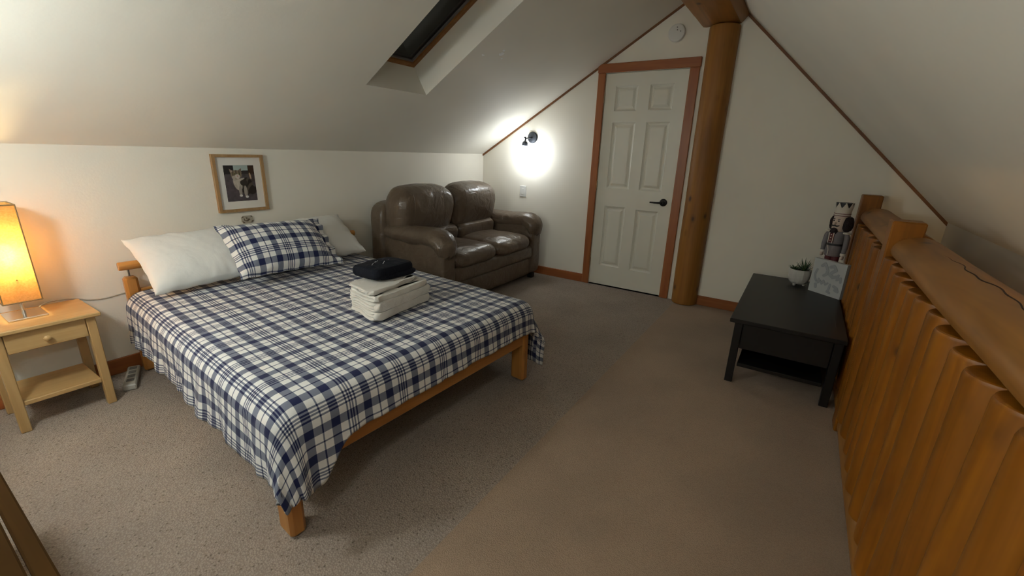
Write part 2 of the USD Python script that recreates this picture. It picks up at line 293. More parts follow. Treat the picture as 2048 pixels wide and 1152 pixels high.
# baseboards and slope trims
struct('baseboard_left', cbox(WEST, 0, -0.014, 0, 0, 0.092, 0.003), TRIM['x'])
struct('baseboard_back', cbox(-0.014, 0, -1.357, -0.014, 0, 0.09, 0.003), TRIM['y'])
struct('baseboard_back', cbox(-0.014, 0, -3.64, -2.50, 0, 0.09, 0.003), TRIM['y'])
def strip(u0, u1, fz, below=0.02):
    return prism(Polygon([(u0, fz(u0)), (u1, fz(u1)), (u1, fz(u1)-below), (u0, fz(u0)-below)]), -0.012, 0.0, yz)
struct('trim_1', strip(0.0, apex_u, lambda u: Z0+SL*u), SLOPET)
struct('trim_2', strip(apex_u, -KR_Y, lambda u: 4.912-SR*u, 0.026), SLOPET)
# door with casing
struct('trim_3', cbox(-0.018, 0, -1.424, -1.352, 0, 2.045, 0.004), TRIM['z'])
struct('trim_4', cbox(-0.018, 0, -2.256, -2.177, 0, 2.045, 0.004), TRIM['z'])
struct('trim_5', cbox(-0.020, 0, -2.262, -1.346, 2.045, 2.122, 0.004), TRIM['y'])
door = thing('door_1', kind='structure', loc=(0.03, -1.8, 0))
PN = [(1.530, 1.742, 1.712, 1.930), (1.852, 2.062, 1.715, 1.930), (1.526, 1.750, 1.004, 1.612), (1.852, 2.064, 1.004, 1.615), (1.526, 1.738, 0.216, 0.828), (1.845, 2.061, 0.212, 0.818)]
slab = sbox(1.428, 0.012, 2.173, 2.039)
for p in PN: slab = slab.difference(sbox(p[0], p[2], p[1], p[3]))
part('door_slab', prism(slab, 0.004, 0.040, yz), DOORW, door)
for u0, u1, z0, z1 in PN:
    def ring(k): return [(u0+k, z0+k), (u1-k, z0+k), (u1-k, z1-k), (u0+k, z1-k)]
    lv = [(0, 0.004), (0.006, 0.010), (0.018, 0.016), (0.026, 0.016), (0.044, 0.008), (0.05, 0.007)]
    V = [(x, -u, z) for k, x in lv for u, z in ring(k)]; F = []
    for k in range(len(lv)-1):
        for j in range(4):
            a, b = 4*k+j, 4*k+(j+1) % 4; F += [[a, b, b+4], [a, b+4, a+4]]
    e = 4*(len(lv)-1); F += [[e, e+1, e+2], [e, e+2, e+3]]
    part('panel', trimesh.Trimesh(V, F, process=False), DOORW, door, smooth=False)
hd = part('door_handle', xf(lathe([(0.0, 0), (0.034, 0), (0.035, 0.006), (0.028, 0.012), (0.014, 0.014), (0.012, 0.05), (0.0, 0.05)]), lambda v: np.stack([0.004-v[:, 2], -2.098+v[:, 0], 0.908+v[:, 1]], 1)), BLACKM, door, label='black round rose of the door lever')
part('lever', tube([(-0.038, -2.098, 0.908), (-0.046, -2.09, 0.908), (-0.048, -2.05, 0.906), (-0.046, -1.985, 0.905)], [0.010, 0.011, 0.009, 0.007]), BLACKM, hd)
part('latch_plate', cbox(-0.0005, 0.006, -2.186, -2.172, 0.885, 0.935, 0.001), CHROME, door)
for z in (1.83, 1.02, 0.24):
    part('hinge', tube([(-0.008, -1.424, z-0.045), (-0.008, -1.424, z+0.045)], 0.006, 10), BRASS, door)
def keep(mesh, other):
    mesh.fix_normals(); other.fix_normals()
    A, B = [m3.Manifold(m3.Mesh(np.asarray(q.vertices, np.float32), np.asarray(q.faces, np.uint32))) for q in (mesh, other)]
    r = (A ^ B).to_mesh(); return trimesh.Trimesh(r.vert_properties[:, :3], r.tri_verts, process=False)
# log post and ridge log
solo('log_post', keep(log((-0.02, -2.413, 0), (-0.02, -2.405, 2.328), 0.112, 0.114, 36, 0.035, 3), cbox(-1, -0.0015, -3, -2, -1, 3, 0.001)), POSTZ, 'tall peeled log post standing beside the white door', 'log post')
ridge = log((0.04, -2.375, 2.50), (WEST-0.03, -2.375, 2.50), 0.215, 0.22, 44, 0.03, 5)
V = np.asarray(ridge.vertices); V[:, 2] = np.maximum(V[:, 2], 2.333+0.004*np.sin(V[:, 1]*60)); ridge.vertices = V
room = Polygon([(1.2, Z0+SL*1.2-0.002), (apex_u, apex_z-0.003), (3.2, 4.912-SR*3.2-0.003), (3.2, 1.0), (1.2, 1.0)])
ridge = keep(ridge, prism(room, WEST+0.002, -0.0015, yz))
solo('ridge_log', ridge, LOGX, 'large round ridge log under the peak of the ceiling', 'log beam')

# ================================================================== RAILING
RY = -3.53
rail = thing('log_railing', 'golden half-log railing with square newel posts along the stair opening', 'railing', (-2.2, -3.6, 0))
for x0, x1, top in ((-0.245, -0.13, 1.105), (-1.70, -1.585, 1.08)):
    part('newel_post', cbox(x0, x1, RY-0.118, RY, 0, top, 0.006), LOGZ, rail)
def half_rail(x0, x1, seed):
    m = log((x0, RY-0.108, 0.965), (x1, RY-0.108, 0.965), 0.092, 0.092, 28, 0.05, seed)
    v = np.asarray(m.vertices); v[:, 2] = np.where(v[:, 2] < 0.931, 0.931, v[:, 2]); v[:, 2] = 0.931+(v[:, 2]-0.931)*0.72
    m.vertices = v; return m
for x0, x1, sd in ((-1.582, -0.248, 11), (WEST+0.005, -1.703, 12)):
    hm = half_rail(x0, x1, sd); hp = part('handrail', hm, LOGX, rail)
    if sd == 12:
        cx = np.linspace(-2.16, -3.05, 60); co = np.column_stack([cx, RY-0.100-0.012*np.linspace(0, 1, 60)+0.006*np.sin(cx*17)+0.004*np.sin(cx*41), np.full(60, 2.0)])
        cl, ci, _ = trimesh.ray.ray_triangle.RayMeshIntersector(hm).intersects_location(co, np.tile([0, 0, -1.0], (60, 1)), multiple_hits=False); cl = cl[np.argsort(ci)]
        part('drying_crack', tube(cl-[0, 0, 0.0005], 0.0022*np.sin(np.linspace(0.1, math.pi-0.1, len(cl)))+0.0004, 6), DARKCRACK, hp)
    part('bottom_rail', log((x0, RY-0.065, 0.052), (x1, RY-0.065, 0.052), 0.058, 0.058, 20, 0.04, sd+4), LOGX, rail)
k = 0
xs = [x for x in np.arange(-0.325, -1.55, -0.1425)] + [x for x in np.arange(-3.0185+0.1425*9, -4.42, -0.1425) if x < -1.73]
for x in xs:
    r = 0.0685+0.0015*math.sin(k*3.7)
    m = log((x+0.006*math.sin(k*2.1), RY-0.071-0.006*math.cos(k*1.7), 0.085), (x-0.006*math.sin(k*1.3), RY-0.071+0.005*math.sin(k*2.9), 0.915+0.008*math.sin(k*5.1)), r*1.01, r*0.985, 24, 0.045, 20+k)
    part('baluster', m, LOGZ, rail); k += 1

# ================================================================== BED
EX = np.array([math.cos(math.radians(2.5)), -math.sin(math.radians(2.5)), 0]); EY = -np.array([math.sin(math.radians(5.5)), math.cos(math.radians(5.5)), 0])
BH = np.array([-2.703, -0.064, 0])
def bedmap(v): v = np.asarray(v, float); return BH+v[:, :1]*EX+v[:, 1:2]*EY+v[:, 2:3]*np.array([0, 0, 1.])
def bb(s0, s1, t0, t1, z0, z1, b=0.004): return xf(cbox(s0, s1, t0, t1, z0, z1, b), bedmap)
bed = thing('bed', 'honey pine platform bed with a dowel headboard and square legs', 'bed', tuple(BH+0.95*EY))
for s0, s1 in ((-0.757, -0.700), (0.66, 0.714)):
    part('leg', bb(s0, s1, 1.795, 1.893, 0, 0.345, 0.012), PINEZ, bed)
part('foot_rail', bb(-0.708, 0.668, 1.845, 1.882, 0.236, 0.350), PINEX, bed)
for s0, s1 in ((-0.746, -0.710), (0.674, 0.710)):
    part('side_rail', bb(s0, s1, 0.09, 1.797, 0.236, 0.350), PINEY, bed)
for s in (-0.715, 0.70):
    p = part('headboard_post', bb(s-0.032, s+0.032, 0.02, 0.075, 0, 0.578, 0.012), PINEZ, bed)
    q = bedmap(np.array([[s, 0.047, 0.575], [s, 0.047, 0.625]])); part('bolt', tube(q, 0.006, 8), CHROME, p)
part('headboard_dowel', xf(log((-0.755, 0.047, 0.640), (0.755, 0.047, 0.640), 0.024, 0.024, 18, 0.01, 2), bedmap), PINEX, bed)
part('headboard_rail', bb(-0.68, 0.665, 0.03, 0.06, 0.36, 0.50), PINEX, bed)
part('mattress', xf(sq((0, 0.95, 0.400), (1.36, 1.72, 0.13), (9, 9, 5), 5), bedmap), SHEET, bed, smooth=True)
# duvet
def duvet():
    r, S, T0, T1 = 0.085, 0.685, 0.10, 1.828; OL, OR, OF = 0.312, 0.45, 0.228
    nu, nv = 210, 220; s = np.linspace(-S-OL, S+OR, nu); t = np.linspace(T0, T1+OF, nv); s, t = [g.ravel() for g in np.meshgrid(s, t, indexing='ij')]
    cs, ct = np.clip(s, -S, S), np.minimum(t, T1); ds, dt = s-cs, t-ct; kk = np.clip((-0.50-s)/0.16, 0, 1); dt = dt*(1+0.62*kk*kk*(3-2*kk)); D = np.hypot(ds, dt); Dn = np.maximum(D, 1e-9)
    corner = np.minimum(np.abs(ds), dt)/Dn*1.414                    # 0 on a straight side, 1 on the diagonal
    D2 = D*(1-0.25*corner*(s < 0))
    us, vt = cs+ds/Dn*D2, ct+dt/Dn*D2
    lim = r*math.pi/2; a = np.minimum(D2, lim)/r; ext = np.maximum(D2-lim, 0)
    fl = 0.05+0.26*corner
    out = r*np.sin(a)+ext*fl; down = r*(1-np.cos(a))+ext*np.sqrt(1-fl**2)
    per = np.where(np.abs(ds) > dt, t*np.where(ds < 0, 1, 1.1)+3*(ds > 0), s+9)
    q = np.stack([per*5.5, D2*1.3, np.zeros_like(s)], 1); f = meshkit.fbm(q, 3, 4)
    wave = 0.5+0.5*np.sin(per*2*math.pi/0.21+13*f)
    out = out+np.minimum(1, ext/0.16)*(0.018*wave*f*1.8)*(1+0.6*corner)
    down = down+np.minimum(1, ext/0.1)*0.045*(meshkit.fbm(np.stack([per*4.2, 0*s, 0*s+3], 1), 3, 9)-0.5)
    z = 0.488+0.016*(1-(s/0.8)**4).clip(0, 1)+0.014*(meshkit.fbm(np.stack([s*3, t*3, 0*s], 1), 3, 2)-0.5)-down
    head = np.clip((0.42-t)/0.3, 0, 1); z = z-0.004*head
    P = np.stack([cs+ds/Dn*out, ct+dt/Dn*out, np.maximum(z, 0.02)], 1)
    P = bedmap(P); m = grid_mesh(P, nu, nv); n = np.array(m.vertex_normals)
    if n[nu*nv//2][2] < 0: n = -n
    th = 0.012; N = nu*nv; V = np.vstack([P+n*0.002, P-n*th]); F = np.asarray(m.faces)
    if m.face_normals[len(F)//4][2] < 0: F = F[:, ::-1]
    i = np.arange(N).reshape(nu, nv); ring = np.concatenate([i[:, 0], i[-1, 1:], i[-2::-1, -1], i[0, -2:0:-1]])
    st = np.stack([ring, np.roll(ring, -1)], 1); side = np.vstack([np.stack([st[:, 0], st[:, 1], st[:, 1]+N], 1), np.stack([st[:, 0], st[:, 1]+N, st[:, 0]+N], 1)])
    m = trimesh.Trimesh(V, np.vstack([F, F[:, ::-1]+N, side]), process=False)
    uv = np.stack([us, vt], 1); return m, np.vstack([uv, uv])
m, uv = duvet()
solo('duvet', m, PLAID, 'navy and white plaid duvet spread over the bed, hanging over its foot', 'duvet', smooth=True, uv=uv)
def pillow(c, ax, up, w, h, th, seed, flange=0.0, n=70, wr=0.009, right=0.0):
    ax = np.asarray(ax, float)/np.linalg.norm(ax); up = np.asarray(up, float); up = up-ax*(up@ax); up /= np.linalg.norm(up); nz = np.cross(ax, up)
    g = np.linspace(-1, 1, n); x, y = [q.ravel() for q in np.meshgrid(g, g, indexing='ij')]
    fx, fy = 1-2*flange/w, 1-2*flange/h
    xi, yi = np.clip(np.where(x > 0, x/(fx-2*right/w), x/fx), -1, 1), np.clip(y/fy, -1, 1)
    f = ((1-np.abs(xi)**2.4)*(1-np.abs(yi)**2.2)).clip(0)**0.5
    X = x*w/2*(1-0.05*(1-y**2)); Y = y*h/2*(1-0.06*(1-x**2))
    q = np.stack([X*5+seed, Y*5, 0*X], 1); d = (meshkit.fbm(q, 4, seed)-0.5)*2*wr
    rad = (meshkit.fbm(np.stack([np.arctan2(Y, X)*3, 0*X, 0*X+seed], 1), 3, seed)-0.5)*2*wr*1.4*(np.maximum(np.abs(x), np.abs(y))**3)
    edge = 0.0015*np.sin(x*19+seed)*np.abs(y)**6+(0.0015+0.003*(right > 0)*(x > 0))*np.sin(y*13)*np.abs(x)**6
    zf = th/2*f+0.003+d*(f > 0)*np.minimum(1, f*2)+rad*np.minimum(1, f*3)+edge*3; zb = -th/2*0.8*f-0.003+edge*3
    V = np.vstack([np.asarray(c)+X[:, None]*ax+Y[:, None]*up+zz[:, None]*nz for zz in (zf, zb)]); N = n*n
    F = np.asarray(grid_mesh(V[:N], n, n).faces); i = np.arange(N).reshape(n, n)
    ring = np.concatenate([i[:, 0], i[-1, 1:], i[-2::-1, -1], i[0, -2:0:-1]]); st = np.stack([ring, np.roll(ring, -1)], 1)
    side = np.vstack([np.stack([st[:, 1], st[:, 0], st[:, 1]+N], 1), np.stack([st[:, 0], st[:, 0]+N, st[:, 1]+N], 1)])
    uv = np.stack([X, Y], 1); return trimesh.Trimesh(V, np.vstack([F, F[:, ::-1]+N, side]), process=False), np.vstack([uv, uv])
m, uv = pillow((-3.085, -0.275, 0.668), (1, 0.0, 0.012), (0, 0.29, 0.23), 0.69, 0.40, 0.17, 3)
solo('white_pillow', m, WHITE, 'plump white pillow at the lamp side of the bed', 'pillow', 'white pillows', smooth=True)
m, uv = pillow((-2.40, -0.265, 0.668), (1, 0.0, 0), (0, 0.29, 0.23), 0.67, 0.40, 0.16, 8)
solo('white_pillow', m, WHITE, 'white pillow half hidden behind the plaid pillow on its sofa side', 'pillow', 'white pillows', smooth=True)
m, uv = pillow((-2.735, -0.475, 0.700), (0.6, -0.022, -0.02), (0.02, 0.27, 0.27), 0.66, 0.385, 0.19, 5, flange=0.008, right=0.045)
solo('plaid_pillow', m, PLAID_P, 'navy and white plaid pillow leaning on the white pillows', 'pillow', smooth=True, uv=uv)
# towels: folded ribbons
TX = np.array([0.43, 0.046, 0]); TX /= np.linalg.norm(TX); TY = np.array([0.055, 0.288, 0]); TY /= np.linalg.norm(TY); TO = np.array([-2.95, -1.586, 0])
def towel(x0, x1, y0, y1, z0, layers, th, seed, wob=0.006):
    """soft folded towel: stacked rounded layers wrapped by a rounded front fold"""
    rr = np.random.default_rng(seed); ms = []; H = layers*th
    for k in range(layers):
        a, b, c = rr.uniform(-0.006, 0.006, 3); ms.append(sq(((x0+x1)/2+a, (y0+y1)/2+0.008, z0+th*(k+0.5)), (x1-x0+b, y1-y0-0.016+c, th*1.16), (16, 16, 2.6), 5))
    ms.append(sq(((x0+x1)/2, y0+0.022, z0+H/2), (x1-x0-0.004, 0.044, H*1.04), (16, 2.6, 3.2), 5))
    m = cat_(ms); p = np.asarray(m.vertices)
    d = np.stack([meshkit.fbm(p*11+seed*3.1+o, 3, seed) for o in (0, 40, 80)], 1)-0.5
    p = p+d*2*wob*np.array([1.5, 1.4, 0.9]); p[:, 2] += wob*0.8*(meshkit.fbm(np.stack([p[:, 0]*9, p[:, 1]*40, 0*p[:, 0]], 1)+seed, 3, seed)-0.5)
    p[:, 2] = np.clip(p[:, 2], z0, z0+H)
    m.vertices = TO+p[:, :1]*TX+p[:, 1:2]*TY+p[:, 2:3]*np.array([0, 0, 1.]); return m
G = 'folded white towels in a stack on the bed'
solo('folded_towel', towel(0.0, 0.43, 0.0, 0.285, 0.513, 3, 0.0145, 1, 0.008), TOWEL, 'white folded towel lowest of the stack, lying on the plaid duvet', 'towel', G)
solo('folded_towel', towel(0.0, 0.425, 0.002, 0.28, 0.5575, 3, 0.0145, 2, 0.009), TOWEL, 'white folded towel second from the bottom of the stack', 'towel', G)
solo('folded_towel', towel(0.0, 0.41, 0.015, 0.275, 0.602, 2, 0.0145, 3, 0.013), TOWEL, 'white folded towel third from the bottom, rumpled along its front', 'towel', G)
solo('folded_towel', towel(0.0, 0.36, 0.05, 0.27, 0.632, 2, 0.0125, 4, 0.013), TOWEL, 'small white folded towel directly beneath the navy garment', 'towel', G)
NC = np.array([-2.705, -1.362, 0.699])
def nv(v):
    v = v.copy(); v[:, 2] += 0.35*(1-np.abs(v[:, 0]-0.1).clip(0, 1))*(1-np.abs(v[:, 1]))*(v[:, 2] > 0); return v
m = rot(sq((0, 0, 0), (0.275, 0.205, 0.060), (9, 9, 2.6), 5, 0.007, 11, 6, nv), (0, 0, 0), (0, 0, 1), 2)
navy = thing('folded_navy_garment', 'navy folded garment with small white lettering on top of the towel stack', 'garment', tuple(NC-[0, 0, 0.036]))
m.vertices = np.asarray(m.vertices)+NC; part('body', m, NAVY, navy, smooth=True)
m2 = rot(sq((0.035, -0.005, 0), (0.25, 0.205, 0.034), (6, 6, 2.6), 4, 0.005, 14, 9), (0, 0, 0), (0, 0, 1), -4); m2.vertices = np.asarray(m2.vertices)+NC+[0.0, 0, -0.022]
part('lower_fold', m2, NAVY, navy, smooth=True)
# small marks printed on the garment, laid on its surface
inter = trimesh.ray.ray_triangle.RayMeshIntersector(m)
def drape(pts2, base, mesh_inter, up=0.0015, hw=0.0016):
    pts2 = np.asarray(pts2, float); o = np.column_stack([base[:2]+pts2, np.full(len(pts2), base[2]+0.3)])
    loc, idx, _ = mesh_inter.intersects_location(o, np.tile([0, 0, -1.0], (len(o), 1)), multiple_hits=False)
    d = {i: p for i, p in zip(idx, loc)}; L = [d[i]+[0, 0, up] for i in range(len(o)) if i in d]
    return tube(L, hw, 6) if len(L) > 1 else None
INK = plain('white_print', (0.55, 0.56, 0.6), 0.8); INK2 = plain('mauve_print', (0.12, 0.09, 0.13), 0.8)
for a, b, k in (((-0.085, -0.015), (-0.055, 0.010), 0), ((-0.030, -0.035), (0.000, -0.012), 0), ((-0.040, 0.020), (-0.024, 0.022), 0), ((-0.016, 0.024), (-0.004, 0.036), 0), ((0.02, 0.03), (0.045, 0.035), 1), ((0.04, 0.005), (0.055, 0.012), 1)):
    g = drape(np.linspace(a, b, 6), NC, inter)
    if g is not None: part('printed_mark', g, (INK, INK2)[k], navy)

# ================================================================== NIGHTSTAND AND LAMP
ns = thing('nightstand', 'pale wooden nightstand with one drawer and a low shelf', 'nightstand', (-3.835, -0.24, 0))
part('top', cbox(-4.03, -3.645, -0.39, -0.06, 0.482, 0.502, 0.004), BIRCHX, ns)
for x in (-4.012, -3.70):
    for y in (-0.365, -0.10):
        part('leg', cbox(x, x+0.036, y, y+0.034, 0, 0.482, 0.003), BIRCHZ, ns)
dr = part('drawer', cbox(-3.974, -3.702, -0.362, -0.30, 0.385, 0.478, 0.003), BIRCHX, ns)
part('knob', xf(lathe([(0, 0), (0.007, 0), (0.006, 0.008), (0.013, 0.014), (0.014, 0.02), (0.008, 0.025), (0, 0.026)], n=16), lambda v: np.stack([-3.845+v[:, 0], -0.362-v[:, 2], 0.428+v[:, 1]], 1)), BIRCHX, dr)
for x in (-4.008, -3.69):
    part('side_rail', cbox(x, x+0.018, -0.331, -0.10, 0.385, 0.478, 0.002), BIRCHX, ns)
part('back_rail', cbox(-3.976, -3.70, -0.088, -0.072, 0.385, 0.478, 0.002), BIRCHX, ns)
part('shelf', cbox(-3.975, -3.70, -0.36, -0.075, 0.128, 0.150, 0.003), BIRCHX, ns)
lamp = thing('table_lamp', 'lit table lamp with a tall rectangular amber fabric shade', 'lamp', (-3.867, -0.19, 0.502))
part('base_plate', cbox(-3.932, -3.80, -0.268, -0.112, 0.502, 0.511, 0.002), CHROME, lamp)
part('stem', tube([(-3.867, -0.19, 0.511), (-3.867, -0.19, 0.70)], 0.007, 12), CHROME, lamp)
SX0, SX1, SY0, SY1, SZ0, SZ1 = -3.932, -3.805, -0.262, -0.112, 0.585, 1.024
sh = prism(sbox(SX0, SY0, SX1, SY1).buffer(-0.008).buffer(0.008, quad_segs=3).difference(sbox(SX0+0.0015, SY0+0.0015, SX1-0.0015, SY1-0.0015).buffer(-0.007).buffer(0.007, quad_segs=3)), SZ0, SZ1, lambda a, b, h: (a, b, h))
shd = part('shade', sh, SHADE, lamp, smooth=False)
loop = lambda z: [(SX0, SY0, z), (SX1, SY0, z), (SX1, SY1, z), (SX0, SY1, z)]
WIRE = plain('shade_wire', (0.20, 0.13, 0.05), 0.5)
for z in (SZ0, SZ1):
    q = loop(z)
    part('wire_ring', cat_([tube([q[i], q[(i+1) % 4]], 0.003, 6) for i in range(4)]), WIRE, shd)
for p in loop(SZ0): part('corner_wire', tube([p, (p[0], p[1], SZ1)], 0.0025, 6), WIRE, shd)
part('spider', cat_([tube([(SX0, -0.19, 0.69), (SX1, -0.19, 0.69)], 0.002, 6), tube([(-3.867, SY0, 0.69), (-3.867, SY1, 0.69)], 0.002, 6)]), CHROME, lamp)
part('socket', lathe([(0, 0.69), (0.016, 0.69), (0.017, 0.745), (0.012, 0.75), (0, 0.75)], (-3.867, -0.19, 0)), PLASTIC, lamp)
part('bulb', lathe([(0, 0.75), (0.012, 0.752), (0.014, 0.765), (0.026, 0.79), (0.030, 0.81), (0.024, 0.832), (0.012, 0.842), (0, 0.844)], (-3.867, -0.19, 0), 20), glow('warm_bulb', (1.0, 0.74, 0.36), BULB_POWER), lamp, smooth=True)
cp = np.array([(-3.80, -0.10, 0.506), (-3.72, -0.03, 0.505), (-3.64, -0.006, 0.485), (-3.60, -0.006, 0.470), (-3.55, -0.006, 0.462), (-3.50, -0.006, 0.463), (-3.43, -0.006, 0.470), (-3.38, -0.006, 0.44)])
tt = np.linspace(0, 1, len(cp)); from scipy.interpolate import CubicSpline
solo('lamp_cord', tube(CubicSpline(tt, cp)(np.linspace(0, 1, 50)), 0.0032, 8), BEIGEP, 'thin beige lamp cord running along the wall to the bed', 'cord')
ps = thing('power_strip', 'grey power strip on the carpet between nightstand and bed', 'power strip', (-3.535, -0.16, 0))
m = rot(cbox(-3.565, -3.505, -0.30, -0.03, 0.0, 0.034, 0.006), (-3.535, -0.16, 0), (0, 0, 1), -22); part('body', m, BEIGEP, ps)
for k in range(4):
    m = rot(cbox(-3.552, -3.518, -0.25+0.055*k, -0.218+0.055*k, 0.034, 0.0365, 0.001), (-3.535, -0.16, 0), (0, 0, 1), -22); part('socket', m, GREYP, ps)

# ================================================================== SOFA
sofa = thing('loveseat', 'brown leather two-seat sofa against the corner by the door wall', 'sofa', (-0.93, -0.48, 0))
L = lambda name, m, **k: part(name, m, LEATHER, sofa, smooth=True, **k)
L('back_frame', sq((-0.93, -0.165, 0.48), (1.63, 0.19, 0.80), (12, 6, 9), 5, 0.004, 5, 1))
L('base_panel', sq((-0.93, -0.50, 0.15), (1.50, 0.72, 0.21), (14, 14, 6), 5, 0.003, 6, 2))
L('front_panel', sq((-0.93, -0.52, 0.305), (1.40, 0.74, 0.14), (14, 14, 5), 5, 0.004, 6, 3))
def seat(v):
    v = v.copy(); v[:, 2] += 0.22*(1-v[:, 0]**2)*(v[:, 2] > 0); front = np.clip(-v[:, 1]-0.55, 0, 1); v[:, 2] -= front*0.5*(v[:, 2] > 0); return v
for cx, sd in ((-1.225, 4), (-0.625, 5)): L('seat_cushion', sq((cx, -0.60, 0.425), (0.615, 0.64, 0.16), (5, 5, 2.8), 5, 0.010, 8, sd, seat))
def lean(dy):
    def f(v):
        v = v.copy(); v[:, 1] += dy*(v[:, 2]); return v
    return f
for cx, sd in ((-1.235, 6), (-0.63, 7)): L('lumbar_cushion', rot(sq((cx, -0.36, 0.545), (0.60, 0.16, 0.19), (7, 2.6, 3.2), 5, 0.007, 9, sd), (cx, -0.36, 0.545), (1, 0, 0), 10))
def backc(v):
    v = v.copy(); k = v[:, 2]; v[:, 0] *= 1-0.07*np.clip(k, 0, 1)**2; v[:, 2] += 0.14*(1-v[:, 0]**2)*(k > 0)*k; v[:, 1] -= 0.35*(1-k**2)*(1-v[:, 0]**4)*(v[:, 1] < 0); return v
for cx, w, sd in ((-1.338, 0.715, 8), (-0.648, 0.695, 9)):
    bm = ( rot(sq((cx, -0.285, 0.785), (w, 0.25, 0.41), (6.5, 3.2, 4.5), 5, 0.007, 7, sd, backc), (cx, -0.28, 0.77), (1, 0, 0), 12))
    bp = L('back_cushion', bm); ri = trimesh.ray.ray_triangle.RayMeshIntersector(bm)
    for dx in (-0.22, 0.16):
        zz = np.linspace(0.64, 0.955, 24); o = np.column_stack([np.full(24, cx+dx), np.full(24, -1.2), zz])
        loc, idx, _ = ri.intersects_location(o, np.tile([0, 1.0, 0], (24, 1)), multiple_hits=False); loc = loc[np.argsort(idx)]
        if len(loc) > 3: part('seam', tube(loc+[0, 0.0005, 0], 0.003, 6), LEATHER, bp, smooth=True)
def arm(x, sd, sgn):
    p = L('arm_panel', sq((x, -0.50, 0.33), (0.185, 0.78, 0.56), (7, 9, 9), 5, 0.004, 6, sd))
    path = np.array([(-0.16, 0.630), (-0.30, 0.618), (-0.50, 0.615), (-0.70, 0.624), (-0.785, 0.618), (-0.832, 0.592), (-0.850, 0.54), (-0.848, 0.46)])
    tt = np.linspace(0, 1, len(path)); ps_ = CubicSpline(tt, path)(np.linspace(0, 1, 60)); rr = np.interp(np.linspace(0, 1, 60), [0, 0.04, 0.2, 0.6, 0.8, 0.93, 1.0], [0.05, 0.075, 0.082, 0.086, 0.084, 0.068, 0.03])
    m = tube(np.column_stack([np.full(60, x), ps_]), rr, 40); v = np.asarray(m.vertices); c = np.array([x, -0.5, 0.55])
    v[:, 0] = x+(v[:, 0]-x)*1.32; a = np.clip((-v[:, 1]-0.70)/0.15, 0, 1)
    v += (meshkit.fbm(v*7, 4, sd)-0.5)[:, None]*0.016*np.array([1, 0.4, 1]); v[:, 2] += a*0.007*np.sin(v[:, 0]*160+v[:, 1]*25)
    m.vertices = v; part('arm_roll', m, LEATHER, p, smooth=True)
arm(-1.625, 10, -1); arm(-0.215, 11, 1)
for x in (-1.62, -0.20):
    for y in (-0.14, -0.82): part('foot', cbox(x-0.03, x+0.03, y-0.03, y+0.03, 0, 0.055, 0.006), BLACKW, sofa)

# ================================================================== COFFEE TABLE CORNER
tab = thing('coffee_table', 'low black rectangular table with a bottom shelf beside the railing', 'table', (-0.82, -3.24, 0))
part('top', cbox(-1.475, -0.17, -3.522, -2.95, 0.390, 0.415, 0.003), BLACKW, tab)
for x in (-1.455, -0.235):
    for y in (-3.512, -3.02): part('leg', cbox(x, x+0.042, y, y+0.042, 0, 0.39, 0.002), BLACKW, tab)
part('shelf', cbox(-1.45, -0.20, -3.46, -3.03, 0.112, 0.134, 0.002), BLACKW, tab)
part('end_apron', cbox(-1.44, -1.42, -3.468, -3.022, 0.225, 0.39, 0.002), BLACKW, tab)
part('end_panel', cbox(-0.222, -0.205, -3.468, -3.022, 0.134, 0.39, 0.002), BLACKW, tab)
for y in (-3.50, -3.005): part('side_panel', cbox(-1.41, -0.24, y, y+0.016, 0.134, 0.39, 0.002), BLACKW, tab)
TZ = 0.415
pc = np.array([-0.35, -3.265, TZ]); pot = thing('potted_succulent', 'spiky green succulent in a small white footed pot on the black table', 'plant', tuple(pc))
def facet(V):
    a = np.arctan2(V[:, 1], V[:, 0]); k = 1+0.022*np.cos(a*9+np.round(V[:, 2]/0.022)*math.pi); V[:, :2] *= k[:, None]; return V
part('pot', lathe([(0, 0.016), (0.045, 0.016), (0.060, 0.030), (0.070, 0.055), (0.073, 0.085), (0.072, 0.125), (0.066, 0.125), (0.065, 0.110), (0, 0.110)], pc, 36, facet), CERAMIC, pot, smooth=False)
for k in range(3):
    a = k*2*math.pi/3+0.5; part('pot_foot', lathe([(0, 0), (0.008, 0.0), (0.011, 0.012), (0.010, 0.024), (0, 0.026)], pc+[0.04*math.cos(a), 0.04*math.sin(a), 0], 12), CERAMIC, pot)
part('soil', lathe([(0, 0.106), (0.066, 0.106), (0.06, 0.118), (0, 0.122)], pc, 24), SOIL, pot)
def leaf(base, d, L_, w, bend):
    d = np.asarray(d, float)/np.linalg.norm(d); u = np.cross(d, [0, 0, 1]); u /= np.linalg.norm(u)+1e-9; n_ = np.cross(u, d); P = []; ks = np.linspace(0, 1, 6)
    for k in ks:
        c = base+d*L_*k+np.array([0, 0, 1])*bend*k*k; ww = w*(1-k)**0.7*(0.6+0.9*k if k < 0.4 else 1)
        P += [c-u*ww, c+n_*ww*0.35, c+u*ww, c-n_*ww*0.35]
    F = []
    for k in range(5):
        for j in range(4):
            a, b = 4*k+j, 4*k+(j+1) % 4; F += [[a, b, b+4], [a, b+4, a+4]]
    return trimesh.Trimesh(P, F, process=False)
for cx, cy, nl, ln, wd, el in ((-0.018, -0.022, 22, 0.085, 0.0075, 0.9), (0.0, 0.035, 18, 0.05, 0.009, 0.35)):
    for k in range(nl):
        a = k*2.39996; e = el*(0.35+0.65*((k+1)/nl))*1.4; d = (math.cos(a)*math.cos(e), math.sin(a)*math.cos(e), math.sin(e))
        part('leaf', leaf(pc+[cx, cy, 0.114], d, ln*(0.8+0.35*RNG.random()), wd, 0.012), LEAF, pot)
